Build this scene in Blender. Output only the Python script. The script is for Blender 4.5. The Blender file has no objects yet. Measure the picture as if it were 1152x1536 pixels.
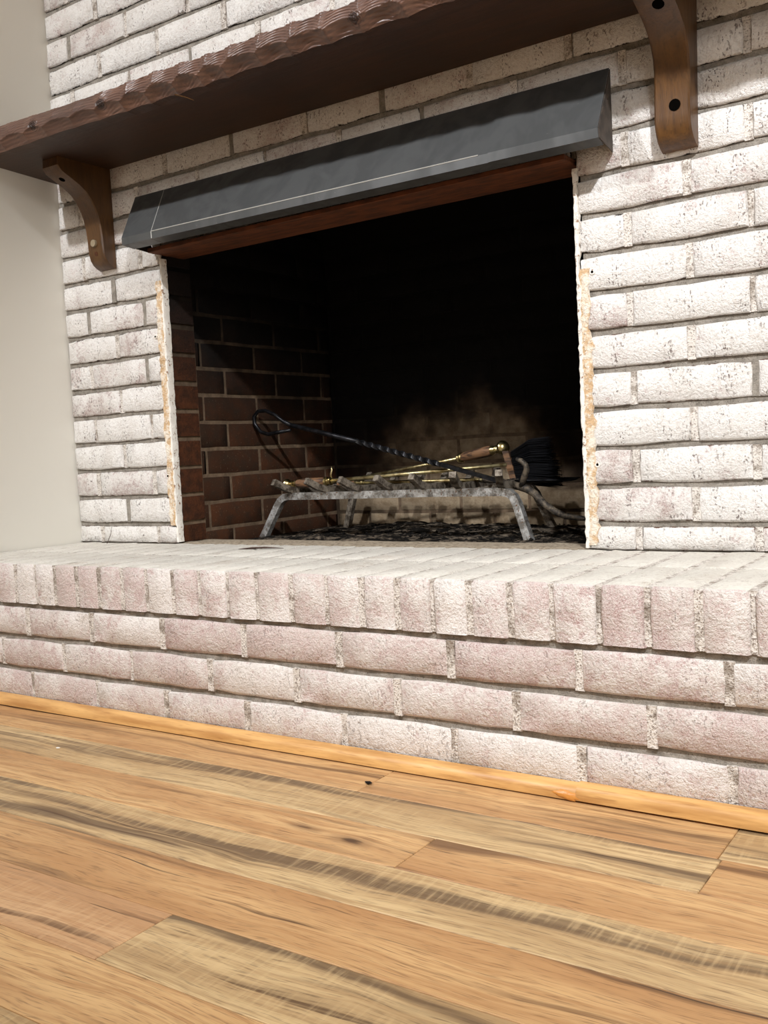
import bpy, math, random
from mathutils import Vector, Matrix, noise

random.seed(7)
scn = bpy.context.scene
col = scn.collection

# ------------------------------------------------------------------ camera
F_PX, IMG_W, IMG_H = 1458.93, 1152.0, 1536.0
CAM = Vector((2.0665, -1.6497, 0.4968))
R_RIGHT = Vector((0.8302, 0.5551, -0.0504)).normalized()
R_DOWN = Vector((-0.0072, -0.0797, -0.9968))
R_DOWN = (R_DOWN - R_RIGHT * R_DOWN.dot(R_RIGHT)).normalized()
R_FWD = R_RIGHT.cross(R_DOWN).normalized()
cam_data = bpy.data.cameras.new('camera')
cam = bpy.data.objects.new('camera', cam_data)
col.objects.link(cam)
m = Matrix.Identity(4)
for i in range(3):
    m[i][0] = R_RIGHT[i]; m[i][1] = -R_DOWN[i]; m[i][2] = -R_FWD[i]; m[i][3] = CAM[i]
cam.matrix_world = m
cam_data.sensor_fit = 'VERTICAL'
cam_data.sensor_height = 24.0
cam_data.lens = F_PX / IMG_H * 24.0
cam_data.clip_start = 0.02
scn.camera = cam

# ------------------------------------------------------------------ world, lights, exposure
world = bpy.data.worlds.new('world')
scn.world = world
world.use_nodes = True
world.node_tree.nodes['Background'].inputs[0].default_value = (1.0, 0.95, 0.88, 1)
world.node_tree.nodes['Background'].inputs[1].default_value = 0.05
CEIL = 2.44
# adjustable ceiling spots turned towards the fireplace
LAMPS = [(0.08, -2.05, 178, (0.50, 0.0, 0.35), 80), (2.60, -2.00, 335, (1.50, 0.0, 0.42), 63)]
for (lx, ly, pw, tgt, cone) in LAMPS:
    ld = bpy.data.lights.new('ceiling_spot', 'SPOT')
    ld.spot_size = math.radians(cone); ld.spot_blend = 0.9
    ld.shadow_soft_size = 0.045; ld.energy = pw
    ld.color = (0.965, 0.978, 1.0)
    lo = bpy.data.objects.new('ceiling_spot', ld)
    lo.location = (lx, ly, CEIL - 0.05)
    lo.rotation_euler = (Vector(tgt) - lo.location).to_track_quat('-Z', 'Y').to_euler()
    col.objects.link(lo)
# added fill: unseen soft point light further back, brightens the left wall
ld = bpy.data.lights.new('fill_light', 'POINT')
ld.shadow_soft_size = 0.28; ld.energy = 64; ld.color = (0.965, 0.978, 1.0)
lo = bpy.data.objects.new('fill_light', ld)
lo.location = (3.3, -3.1, 1.95)
col.objects.link(lo)
scn.view_settings.view_transform = 'Standard'
scn.view_settings.look = 'None'
scn.view_settings.gamma = 1.0
scn.view_settings.use_curve_mapping = False
scn.view_settings.exposure = 0.0
scn.cycles.max_bounces = 8
scn.cycles.diffuse_bounces = 5
scn.cycles.sample_clamp_indirect = 4.0


def at(px, py, y):
    """point of the plane y = const seen at a pixel of the photograph (survey helper)"""
    d = R_RIGHT * ((px - IMG_W / 2) / F_PX) + R_DOWN * ((py - IMG_H / 2) / F_PX) + R_FWD
    return CAM + d * ((y - CAM.y) / d.y)


# ------------------------------------------------------------------ node helpers
class N:
    def __init__(self, name):
        self.m = bpy.data.materials.new(name)
        self.m.use_nodes = True
        self.nt = self.m.node_tree
        self.nt.nodes.clear()
        self.out = self.nt.nodes.new('ShaderNodeOutputMaterial')
        self.b = self.nt.nodes.new('ShaderNodeBsdfPrincipled')
        self.nt.links.new(self.b.outputs[0], self.out.inputs[0])
        self._pos = None

    def put(self, sock, v):
        if isinstance(v, bpy.types.NodeSocket):
            self.nt.links.new(v, sock)
        elif v is not None:
            if hasattr(sock.default_value, '__len__') and hasattr(v, '__len__') and len(v) == 3 and len(sock.default_value) == 4:
                v = (*v, 1)
            sock.default_value = v

    def node(self, t, **kw):
        n = self.nt.nodes.new(t)
        for k, v in kw.items():
            setattr(n, k, v)
        return n

    def pos(self):
        if self._pos is None:
            self._pos = self.node('ShaderNodeNewGeometry').outputs['Position']
        return self._pos

    def obj(self):
        return self.node('ShaderNodeTexCoord').outputs['Object']

    def rnd(self):
        return self.node('ShaderNodeObjectInfo').outputs['Random']

    def sep(self, v):
        n = self.node('ShaderNodeSeparateXYZ'); self.put(n.inputs[0], v); return n.outputs

    def vmath(self, op, a, b):
        n = self.node('ShaderNodeVectorMath', operation=op)
        self.put(n.inputs[0], a); self.put(n.inputs[1], b)
        return n.outputs[1] if op in ('LENGTH', 'DISTANCE') else n.outputs[0]

    def math(self, op, a, b=None, c=None, clamp=False):
        n = self.node('ShaderNodeMath', operation=op, use_clamp=clamp)
        self.put(n.inputs[0], a)
        if b is not None: self.put(n.inputs[1], b)
        if c is not None: self.put(n.inputs[2], c)
        return n.outputs[0]

    def noise(self, vec, scale, detail=3, rough=0.55, dist=0.0):
        n = self.node('ShaderNodeTexNoise')
        self.put(n.inputs['Vector'], vec); n.inputs['Scale'].default_value = scale
        n.inputs['Detail'].default_value = detail; n.inputs['Roughness'].default_value = rough
        n.inputs['Distortion'].default_value = dist
        return n.outputs['Fac']

    def voro(self, vec, scale, feature='F1', rand=1.0):
        n = self.node('ShaderNodeTexVoronoi', feature=feature)
        self.put(n.inputs['Vector'], vec); n.inputs['Scale'].default_value = scale
        n.inputs['Randomness'].default_value = rand
        return n.outputs['Distance']

    def mp(self, v, a, b, c=0.0, d=1.0, smooth=True):
        n = self.node('ShaderNodeMapRange', interpolation_type='SMOOTHSTEP' if smooth else 'LINEAR')
        self.put(n.inputs[0], v)
        for i, q in enumerate((a, b, c, d)): self.put(n.inputs[i + 1], q)
        return n.outputs[0]

    def mix(self, f, a, b, mode='MIX'):
        n = self.node('ShaderNodeMix', data_type='RGBA', blend_type=mode)
        self.put(n.inputs['Factor'], f)
        self.put(n.inputs[6], a); self.put(n.inputs[7], b)
        return n.outputs[2]

    def bump(self, h, strength=0.5, dist=0.002, normal=None):
        n = self.node('ShaderNodeBump')
        n.inputs['Strength'].default_value = strength; n.inputs['Distance'].default_value = dist
        self.put(n.inputs['Height'], h)
        if normal is not None: self.put(n.inputs['Normal'], normal)
        return n.outputs[0]

    def done(self, base, rough=0.7, normal=None, metal=0.0, spec=None):
        self.put(self.b.inputs['Base Color'], base)
        self.put(self.b.inputs['Roughness'], rough)
        self.put(self.b.inputs['Metallic'], metal)
        if spec is not None: self.b.inputs['Specular IOR Level'].default_value = spec
        if normal is not None: self.put(self.b.inputs['Normal'], normal)
        return self.m


def srgb(r, g, b):
    f = lambda c: ((c / 255 + 0.055) / 1.055) ** 2.4 if c > 10 else c / 255 / 12.92
    return (f(r), f(g), f(b))


# ------------------------------------------------------------------ materials
def whitewash(name, cover, white, brickcol, pits=1.0, raw_depth=None, top_z=None):
    n = N(name)
    p = n.pos(); r = n.rnd()
    off = n.node('ShaderNodeCombineXYZ')
    n.put(off.inputs[0], n.math('MULTIPLY', r, 37.0)); n.put(off.inputs[2], n.math('MULTIPLY', r, 11.0))
    q = n.vmath('ADD', p, off.outputs[0])
    big = n.noise(q, 9, 3, 0.6)
    mid = n.noise(q, 45, 4, 0.7)
    fine = n.noise(p, 260, 3, 0.7)
    grit = n.noise(p, 620, 2, 0.6)
    # paint thickness: drops in patches, more on some bricks than others
    speck = n.noise(p, 150, 4, 0.75)
    cov = n.math('ADD', n.math('MULTIPLY', big, 1.15), n.math('MULTIPLY', mid, 0.70))
    cov = n.math('ADD', cov, n.math('MULTIPLY', speck, 0.95))
    cov = n.math('ADD', cov, n.math('MULTIPLY', n.math('SUBTRACT', r, 0.5), 0.34))
    thin = n.mp(cov, cover - 0.16, cover + 0.14, 1.0, 0.0)
    thin = n.math('MULTIPLY', thin, n.mp(grit, 0.34, 0.60, 1.0, 0.45))
    r2 = n.math('FRACT', n.math('MULTIPLY', r, 7.31))
    bc = n.mix(n.mp(r2, 0.0, 1.0), brickcol[0], brickcol[1])
    bc = n.mix(n.mp(mid, 0.3, 0.7), bc, brickcol[2])
    c = n.mix(thin, white, bc)
    c = n.mix(n.mp(n.noise(q, 14, 2), 0.40, 0.7, 0.0, 0.25), c, srgb(212, 204, 194))
    stip = n.math('MULTIPLY', n.mp(speck, 0.44, 0.60), n.mp(mid, 0.40, 0.62, 0.25, 1.0))
    c = n.mix(n.math('MULTIPLY', stip, 0.42), c, srgb(186, 172, 162))
    # dark open pores, in clusters
    clus = n.mp(n.noise(n.vmath('MULTIPLY', q, (1.5, 1, 0.6)), 21, 3, 0.6), 0.47, 0.64)
    pore = n.math('MULTIPLY', n.mp(n.noise(n.vmath('MULTIPLY', p, (1, 1, 0.6)), 300, 1, 0.5), 0.585, 0.665), clus)
    pore = n.math('MULTIPLY', pore, pits)
    c = n.mix(n.math('MULTIPLY', pore, 0.85), c, srgb(96, 74, 66))
    h = n.math('ADD', n.math('MULTIPLY', fine, 0.8), n.math('MULTIPLY', mid, 0.9))
    h = n.math('ADD', h, n.math('MULTIPLY', speck, 1.3))
    h = n.math('SUBTRACT', h, n.math('MULTIPLY', pore, 0.5))
    if raw_depth is not None:
        y = n.sep(p)[1]
        edge = n.math('ADD', raw_depth, n.math('MULTIPLY', n.math('SUBTRACT', mid, 0.5), 0.014))
        raw = n.mp(n.math('SUBTRACT', y, edge), -0.001, 0.001)
        rc = n.mix(n.mp(mid, 0.3, 0.7), srgb(90, 51, 28), srgb(60, 35, 21))
        z = n.sep(p)[2]
        soot = n.mp(n.math('ADD', z, n.math('MULTIPLY', big, 0.15)), 0.66, 0.98)
        rc = n.mix(soot, rc, srgb(26, 18, 14))
        c = n.mix(raw, c, rc)
    return n.done(c, 0.85, n.bump(h, 0.85, 0.004), spec=0.25)


WHITE = srgb(243, 240, 236)
M = {}
M['brick_wall'] = whitewash('whitewashed brick', 1.21, WHITE,
                            (srgb(158, 122, 118), srgb(184, 154, 148), srgb(196, 180, 174)), 0.85, 0.006)
M['brick_hearth'] = whitewash('pink whitewashed brick', 1.40, srgb(236, 230, 225),
                              (srgb(176, 138, 135), srgb(190, 160, 155), srgb(200, 180, 175)), 0.45)
M['brick_top'] = whitewash('thickly painted hearth brick', 1.12, srgb(228, 224, 214),
                           (srgb(150, 130, 112), srgb(176, 156, 138), srgb(190, 176, 160)), 0.3)

n = N('grey mortar')
p = n.pos()
a = n.noise(p, 60, 4, 0.7); b = n.noise(p, 420, 2, 0.6)
c = n.mix(n.mp(a, 0.3, 0.7), srgb(122, 116, 107), srgb(158, 151, 141))
c = n.mix(n.mp(b, 0.60, 0.72), c, srgb(84, 76, 68))
M['mortar'] = n.done(c, 0.95, n.bump(n.math('ADD', a, b), 0.6, 0.003), spec=0.2)

n = N('paint-smeared mortar')
p = n.pos()
a = n.noise(p, 36, 4, 0.7); b = n.noise(p, 330, 2, 0.6)
c = n.mix(n.mp(a, 0.36, 0.54), srgb(158, 148, 137), srgb(222, 215, 207))
c = n.mix(n.mp(b, 0.54, 0.63, 0.0, 0.75), c, srgb(112, 97, 86))
M['mortar_painted'] = n.done(c, 0.92, n.bump(n.math('ADD', a, b), 0.8, 0.004), spec=0.2)

n = N('tan mortar residue')
p = n.pos()
a = n.noise(p, 40, 4, 0.7); b = n.noise(p, 200, 3, 0.6)
c = n.mix(n.mp(a, 0.42, 0.60), srgb(206, 174, 136), srgb(234, 224, 208))
c = n.mix(n.mp(b, 0.58, 0.7), c, srgb(236, 230, 220))
M['residue'] = n.done(c, 0.95, n.bump(n.math('ADD', a, b), 0.9, 0.005), spec=0.2)

n = N('chipped white paint edge')
p = n.pos()
a = n.noise(p, 90, 4, 0.7)
c = n.mix(n.mp(a, 0.56, 0.66), srgb(236, 231, 222), srgb(150, 120, 96))
M['paint_edge'] = n.done(c, 0.9, n.bump(a, 0.9, 0.004), spec=0.2)


def burnt_clean(n, s, big):
    dx = n.math('DIVIDE', n.math('SUBTRACT', s[0], 0.76), 0.34)
    dz = n.math('DIVIDE', n.math('SUBTRACT', s[2], 0.37), 0.27)
    d = n.math('SQRT', n.math('ADD', n.math('MULTIPLY', dx, dx), n.math('MULTIPLY', dz, dz)))
    d = n.math('ADD', d, n.math('MULTIPLY', n.math('SUBTRACT', big, 0.5), 1.1))
    return n.mp(d, 0.35, 1.10, 1.0, 0.0)


def firebrick(name, back):
    n = N(name)
    p = n.pos(); r = n.rnd(); s = n.sep(p)
    big = n.noise(p, 5, 3, 0.6); mid = n.noise(p, 30, 4, 0.7); fine = n.noise(p, 220, 3, 0.7)
    c = n.mix(r, srgb(84, 50, 30), srgb(64, 40, 27))
    c = n.mix(n.mp(mid, 0.35, 0.7), c, srgb(62, 46, 34))
    c = n.mix(n.mp(fine, 0.62, 0.72, 0, 0.5), c, srgb(150, 128, 104))
    # soot: blackens the upper courses and the back wall
    hz = n.math('ADD', s[2], n.math('MULTIPLY', n.math('SUBTRACT', big, 0.5), 0.35))
    soot = n.mp(hz, 0.38, 0.84) if not back else n.mp(hz, 0.28, 0.60, 0.55, 1.0)
    if back:
        # burnt-clean patch low in the middle of the back wall
        clean = burnt_clean(n, s, big)
        low = n.math('MULTIPLY', n.mp(s[2], 0.365, 0.39, 1.0, 0.0), n.mp(mid, 0.2, 0.6, 0.75, 1.0))
        clean = n.math('MAXIMUM', clean, low)
        cc = n.mix(n.mp(mid, 0.3, 0.7), srgb(176, 158, 132), srgb(134, 114, 90))
        c = n.mix(clean, c, cc)
        soot = n.math('MULTIPLY', soot, n.mp(clean, 0.0, 1.0, 1.0, 0.12))
    c = n.mix(soot, c, srgb(14, 11, 9))
    h = n.math('ADD', n.math('MULTIPLY', mid, 1.0), n.math('MULTIPLY', fine, 0.7))
    return n.done(c, 0.9, n.bump(h, 0.6, 0.003), spec=0.2)


M['fire_side'] = firebrick('sooty red firebox brick', False)
M['fire_back'] = firebrick('sooty burnt firebox back brick', True)

n = N('sooty firebox mortar')
p = n.pos(); s = n.sep(p)
a = n.noise(p, 40, 4, 0.7); big = n.noise(p, 5, 3, 0.6)
hz = n.math('ADD', s[2], n.math('MULTIPLY', n.math('SUBTRACT', big, 0.5), 0.35))
c = n.mix(n.mp(a, 0.3, 0.7), srgb(128, 108, 88), srgb(96, 80, 64))
isb = n.mp(s[1], 0.685, 0.689)
cl = burnt_clean(n, s, big)
sb = n.math('MULTIPLY', n.mp(hz, 0.28, 0.60, 0.55, 1.0), n.mp(cl, 0.0, 1.0, 1.0, 0.12))
soot = n.math('ADD', n.math('MULTIPLY', isb, sb), n.math('MULTIPLY', n.math('SUBTRACT', 1.0, isb), n.mp(hz, 0.50, 0.92)))
c = n.mix(soot, c, srgb(14, 12, 10))
M['fire_mortar'] = n.done(c, 0.95, n.bump(a, 0.6, 0.003), spec=0.2)

n = N('soot')
M['soot'] = n.done(srgb(16, 13, 11), 0.95, spec=0.1)

n = N('rusty steel lintel')
p = n.pos()
a = n.noise(n.vmath('MULTIPLY', p, (1, 4, 4)), 20, 4, 0.7)
c = n.mix(n.mp(a, 0.3, 0.7), srgb(106, 58, 30), srgb(66, 37, 21))
M['rust'] = n.done(c, 0.8, n.bump(a, 0.4, 0.002), spec=0.3)

n = N('ash and char')
p = n.pos()
a = n.noise(p, 70, 4, 0.7); b = n.noise(p, 18, 3, 0.6)
c = n.mix(n.mp(n.math('ADD', a, n.math('MULTIPLY', b, 0.8)), 0.86, 1.10), srgb(20, 18, 16), srgb(120, 108, 94))
M['ash'] = n.done(c, 0.98, n.bump(a, 1.0, 0.006), spec=0.1)
n = N('charcoal')
p = n.pos()
c = n.mix(n.mp(n.noise(p, 130, 3), 0.5, 0.75), srgb(14, 12, 11), srgb(74, 66, 58))
M['char'] = n.done(c, 0.9, spec=0.2)
n = N('grey ash dust')
p = n.pos()
a = n.noise(p, 120, 4, 0.7)
c = n.mix(n.mp(a, 0.4, 0.7), srgb(176, 162, 142), srgb(120, 108, 92))
M['dust'] = n.done(c, 0.98, n.bump(a, 0.7, 0.004), spec=0.1)

n = N('off-white wall paint')
p = n.pos()
a = n.noise(p, 180, 2, 0.5)
M['wall_paint'] = n.done(srgb(231, 228, 219), 0.6, n.bump(a, 0.08, 0.001), spec=0.3)
n = N('ceiling paint')
M['ceiling'] = n.done(srgb(238, 236, 230), 0.8, n.bump(n.noise(n.pos(), 60, 2), 0.1, 0.002))


def stained(name, cA, cB, cC, rough, axis, knots=(), ring=0.0, sheen=0.4):
    """stained softwood: grain along axis (object coordinates)"""
    n = N(name)
    o = n.obj()
    st = {'x': (0.9, 9, 9), 'z': (9, 9, 0.9)}[axis]
    v = n.vmath('MULTIPLY', o, st)
    a = n.noise(v, 6, 4, 0.6, 0.6); b = n.noise(v, 34, 3, 0.6)
    c = n.mix(n.mp(a, 0.3, 0.7), cA, cB)
    c = n.mix(n.mp(b, 0.5, 0.75, 0, 0.6), c, cC)
    c = n.mix(n.mp(n.noise(o, 5, 3, 0.6), 0.35, 0.7, 0.0, 0.45), c, cC)
    h = n.math('ADD', n.math('MULTIPLY', a, 0.6), n.math('MULTIPLY', b, 0.4))
    for k in knots:
        d = n.vmath('DISTANCE', n.vmath('MULTIPLY', o, (1, 0.2, 1.25)), (k[0], k[1] * 0.2, k[2] * 1.25))
        d2 = n.math('ADD', d, n.math('MULTIPLY', n.math('SUBTRACT', n.noise(o, 70, 2), 0.5), 0.008))
        c = n.mix(n.mp(d2, 0.006, 0.016, 0.85, 0.0), c, srgb(36, 22, 18))
        h = n.math('ADD', h, n.math('MULTIPLY', n.mp(d2, 0.004, 0.02, 1.0, 0.0), n.math('SINE', n.math('MULTIPLY', d2, 1500))))
    if ring:
        w = n.node('ShaderNodeTexWave', wave_type='BANDS', bands_direction='Z')
        n.put(w.inputs['Vector'], o); w.inputs['Scale'].default_value = 46
        w.inputs['Distortion'].default_value = 5.0; w.inputs['Detail'].default_value = 1.5
        w.inputs['Detail Scale'].default_value = 0.35
        h = n.math('ADD', h, n.math('MULTIPLY', w.outputs['Fac'], ring))
        c = n.mix(n.mp(w.outputs['Fac'], 0.2, 0.9, 0.0, 0.35), c, cC)
    return n.done(c, rough, n.bump(h, 0.5, 0.003), spec=sheen)


def floor_wood(name, light, mid, dark, streak_lo, streak_hi, saw):
    n = N(name)
    p = n.pos(); r = n.rnd()
    off = n.node('ShaderNodeCombineXYZ')
    n.put(off.inputs[0], n.math('MULTIPLY', r, 23.0)); n.put(off.inputs[1], n.math('MULTIPLY', r, 5.0))
    q = n.vmath('ADD', p, off.outputs[0])
    wob = n.noise(n.vmath('MULTIPLY', q, (3.0, 9, 1)), 1.0, 2)
    wv = n.node('ShaderNodeCombineXYZ'); n.put(wv.inputs[1], n.math('MULTIPLY', wob, 0.05))
    q = n.vmath('ADD', q, wv.outputs[0])
    a = n.noise(n.vmath('MULTIPLY', q, (1.6, 16, 1)), 1.0, 3, 0.55)
    g = n.noise(n.vmath('MULTIPLY', q, (5, 120, 1)), 1.0, 4, 0.65)
    f = n.noise(n.vmath('MULTIPLY', q, (26, 520, 1)), 1.0, 2, 0.6)
    c = n.mix(n.mp(a, 0.28, 0.72), light, mid)
    c = n.mix(n.mp(g, 0.42, 0.66, 0.0, 0.9), c, mid)
    c = n.mix(n.mp(f, 0.50, 0.72, 0.0, 0.6), c, dark)
    # long dark mineral streaks and cracks
    s1 = n.noise(n.vmath('MULTIPLY', q, (1.1, 24, 1)), 1.0, 3, 0.6)
    c = n.mix(n.mp(s1, streak_lo, streak_hi, 0.0, 0.8), c, dark)
    s2 = n.noise(n.vmath('MULTIPLY', q, (1.3, 60, 1)), 1.0, 2, 0.5)
    crack = n.math('MULTIPLY', n.mp(s2, 0.655, 0.70), n.mp(a, 0.36, 0.5))
    c = n.mix(n.math('MULTIPLY', crack, 0.75), c, srgb(74, 50, 34))
    # knots
    kv = n.vmath('MULTIPLY', q, (2.6, 9.0, 1))
    kd = n.voro(kv, 1.0)
    kk = n.math('ADD', kd, n.math('MULTIPLY', n.math('SUBTRACT', f, 0.5), 0.10))
    c = n.mix(n.mp(kk, 0.03, 0.13, 0.5, 0.0), c, dark)
    c = n.mix(n.mp(kk, 0.02, 0.055, 0.85, 0.0), c, srgb(66, 44, 30))
    # fine black checks that follow the grain
    s3 = n.noise(n.vmath('MULTIPLY', q, (2.6, 150, 1)), 1.0, 2, 0.5)
    chk = n.math('MULTIPLY', n.mp(s3, 0.66, 0.70), n.mp(s1, 0.48, 0.56))
    c = n.mix(n.math('MULTIPLY', chk, 0.8), c, srgb(58, 40, 28))
    h = n.math('ADD', n.math('MULTIPLY', g, 0.6), n.math('MULTIPLY', f, 0.5))
    if saw:
        sw = n.noise(n.vmath('MULTIPLY', q, (150, 14, 1)), 1.0, 2, 0.6)
        msk = n.mp(n.noise(n.vmath('MULTIPLY', q, (2.2, 14, 1)), 1.0, 2), 0.42, 0.58)
        swm = n.math('MULTIPLY', n.mp(sw, 0.45, 0.7), msk)
        c = n.mix(n.math('MULTIPLY', swm, 0.32), c, light)
        h = n.math('ADD', h, n.math('MULTIPLY', swm, 0.8))
    rough = n.mp(g, 0.3, 0.7, 0.42, 0.55)
    return n.done(c, rough, n.bump(h, 0.22, 0.0015), spec=0.35)


M['floor_warm'] = floor_wood('warm oak laminate', srgb(208, 170, 120), srgb(174, 131, 87), srgb(98, 69, 46), 0.54, 0.69, False)
M['floor_grey'] = floor_wood('greyed oak laminate', srgb(210, 182, 136), srgb(168, 137, 97), srgb(88, 68, 50), 0.48, 0.62, True)
M['floor_pale'] = floor_wood('pale oak laminate', srgb(206, 168, 126), srgb(178, 136, 96), srgb(132, 96, 66), 0.60, 0.76, True)

n = N('oak trim')
p = n.pos()
g = n.noise(n.vmath('MULTIPLY', p, (6, 60, 60)), 1.0, 4, 0.6)
f = n.noise(n.vmath('MULTIPLY', p, (20, 300, 300)), 1.0, 2, 0.6)
c = n.mix(n.mp(g, 0.35, 0.7), srgb(214, 168, 106), srgb(176, 128, 74))
c = n.mix(n.mp(f, 0.55, 0.75, 0, 0.5), c, srgb(140, 92, 48))
kd = n.voro(n.vmath('MULTIPLY', p, (2.3, 4, 4)), 1.0)
c = n.mix(n.mp(kd, 0.05, 0.11, 0.6, 0.0), c, srgb(110, 70, 38))
M['trim'] = n.done(c, 0.4, n.bump(g, 0.15, 0.001), spec=0.45)
n = N('amber glue smear')
M['glue'] = n.done(srgb(196, 132, 62), 0.35, n.bump(n.noise(n.pos(), 90, 3), 0.4, 0.002))

n = N('black painted hood steel')
p = n.pos()
sm = n.noise(n.vmath('MULTIPLY', p, (1, 1, 0.45)), 16, 3, 0.6, 0.5)
fi = n.noise(p, 130, 3, 0.6)
c = n.mix(n.mp(sm, 0.38, 0.62), srgb(72, 73, 73), srgb(60, 61, 61))
c = n.mix(n.mp(fi, 0.72, 0.80), c, srgb(150, 148, 142))
M['hood'] = n.done(c, n.mp(sm, 0.35, 0.65, 0.42, 0.58), n.bump(sm, 0.1, 0.002), 0.1, spec=0.5)
n = N('pale hood edge')
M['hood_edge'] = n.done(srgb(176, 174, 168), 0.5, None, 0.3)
n = N('hood primer side')
M['hood_side'] = n.done(n.mix(n.mp(n.noise(n.pos(), 40, 3), 0.35, 0.65), srgb(74, 64, 56), srgb(52, 45, 40)), 0.7)

n = N('worn grate iron')
p = n.pos()
a = n.noise(p, 50, 4, 0.7); b = n.noise(p, 240, 2)
c = n.mix(n.mp(a, 0.38, 0.62), srgb(204, 204, 202), srgb(128, 124, 118))
c = n.mix(n.mp(b, 0.6, 0.7), c, srgb(120, 84, 56))
M['grate'] = n.done(c, 0.5, n.bump(a, 0.3, 0.002), 0.7)
n = N('sooty grate iron')
p = n.pos()
a = n.noise(p, 60, 4, 0.7)
c = n.mix(n.mp(a, 0.4, 0.62), srgb(150, 140, 126), srgb(78, 68, 58))
M['tine'] = n.done(c, 0.6, n.bump(a, 0.4, 0.002), 0.5)
n = N('black wrought iron')
p = n.pos()
a = n.noise(p, 80, 3)
M['iron'] = n.done(n.mix(n.mp(a, 0.4, 0.7), srgb(24, 24, 26), srgb(46, 46, 50)), 0.38, None, 0.6)
n = N('ash-dusted iron')
p = n.pos()
a = n.noise(p, 60, 4, 0.7)
M['iron_dusty'] = n.done(n.mix(n.mp(a, 0.4, 0.65), srgb(46, 42, 38), srgb(112, 100, 84)), 0.65, None, 0.4)
n = N('aged brass')
p = n.pos()
a = n.noise(p, 60, 3)
M['brass'] = n.done(n.mix(n.mp(a, 0.4, 0.65), srgb(206, 190, 138), srgb(150, 130, 84)), 0.28, None, 1.0)
n = N('dull brass rod')
p = n.pos()
a = n.noise(p, 60, 3)
M['brass_rod'] = n.done(n.mix(n.mp(a, 0.4, 0.65), srgb(204, 190, 144), srgb(142, 122, 82)), 0.36, None, 0.9)
n = N('dusty tool handle wood')
o = n.obj()
a = n.noise(n.vmath('MULTIPLY', o, (14, 90, 90)), 1.0, 3, 0.6)
M['handle_wood'] = n.done(n.mix(n.mp(a, 0.4, 0.6), srgb(124, 90, 62), srgb(58, 40, 28)), 0.6, n.bump(a, 0.5, 0.002))
n = N('black bristle')
M['bristle'] = n.done(srgb(18, 18, 21), 0.45, spec=0.5)
n = N('dark wood chip')
M['chip'] = n.done(srgb(58, 36, 26), 0.8)
n = N('hole black')
M['hole'] = n.done(srgb(8, 7, 6), 0.95, spec=0.0)
n = N('grey screw plug')
M['plug'] = n.done(srgb(150, 136, 112), 0.5, None, 0.2)

M['mantel'] = stained('dark stained hewn mantel', srgb(118, 88, 74), srgb(90, 65, 55), srgb(56, 41, 37), 0.34, 'x',
                      ((0.27, -0.262, 1.238), (0.485, -0.262, 1.234), (1.12, -0.262, 1.226), (0.98, -0.262, 1.20)), 0.12, 0.5)
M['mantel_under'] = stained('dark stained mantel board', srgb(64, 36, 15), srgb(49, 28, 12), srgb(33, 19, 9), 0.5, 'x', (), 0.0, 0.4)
M['corbel'] = stained('olive brown stained corbel', srgb(102, 69, 33), srgb(78, 51, 25), srgb(52, 34, 18), 0.42, 'z', (), 0.0, 0.5)


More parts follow.
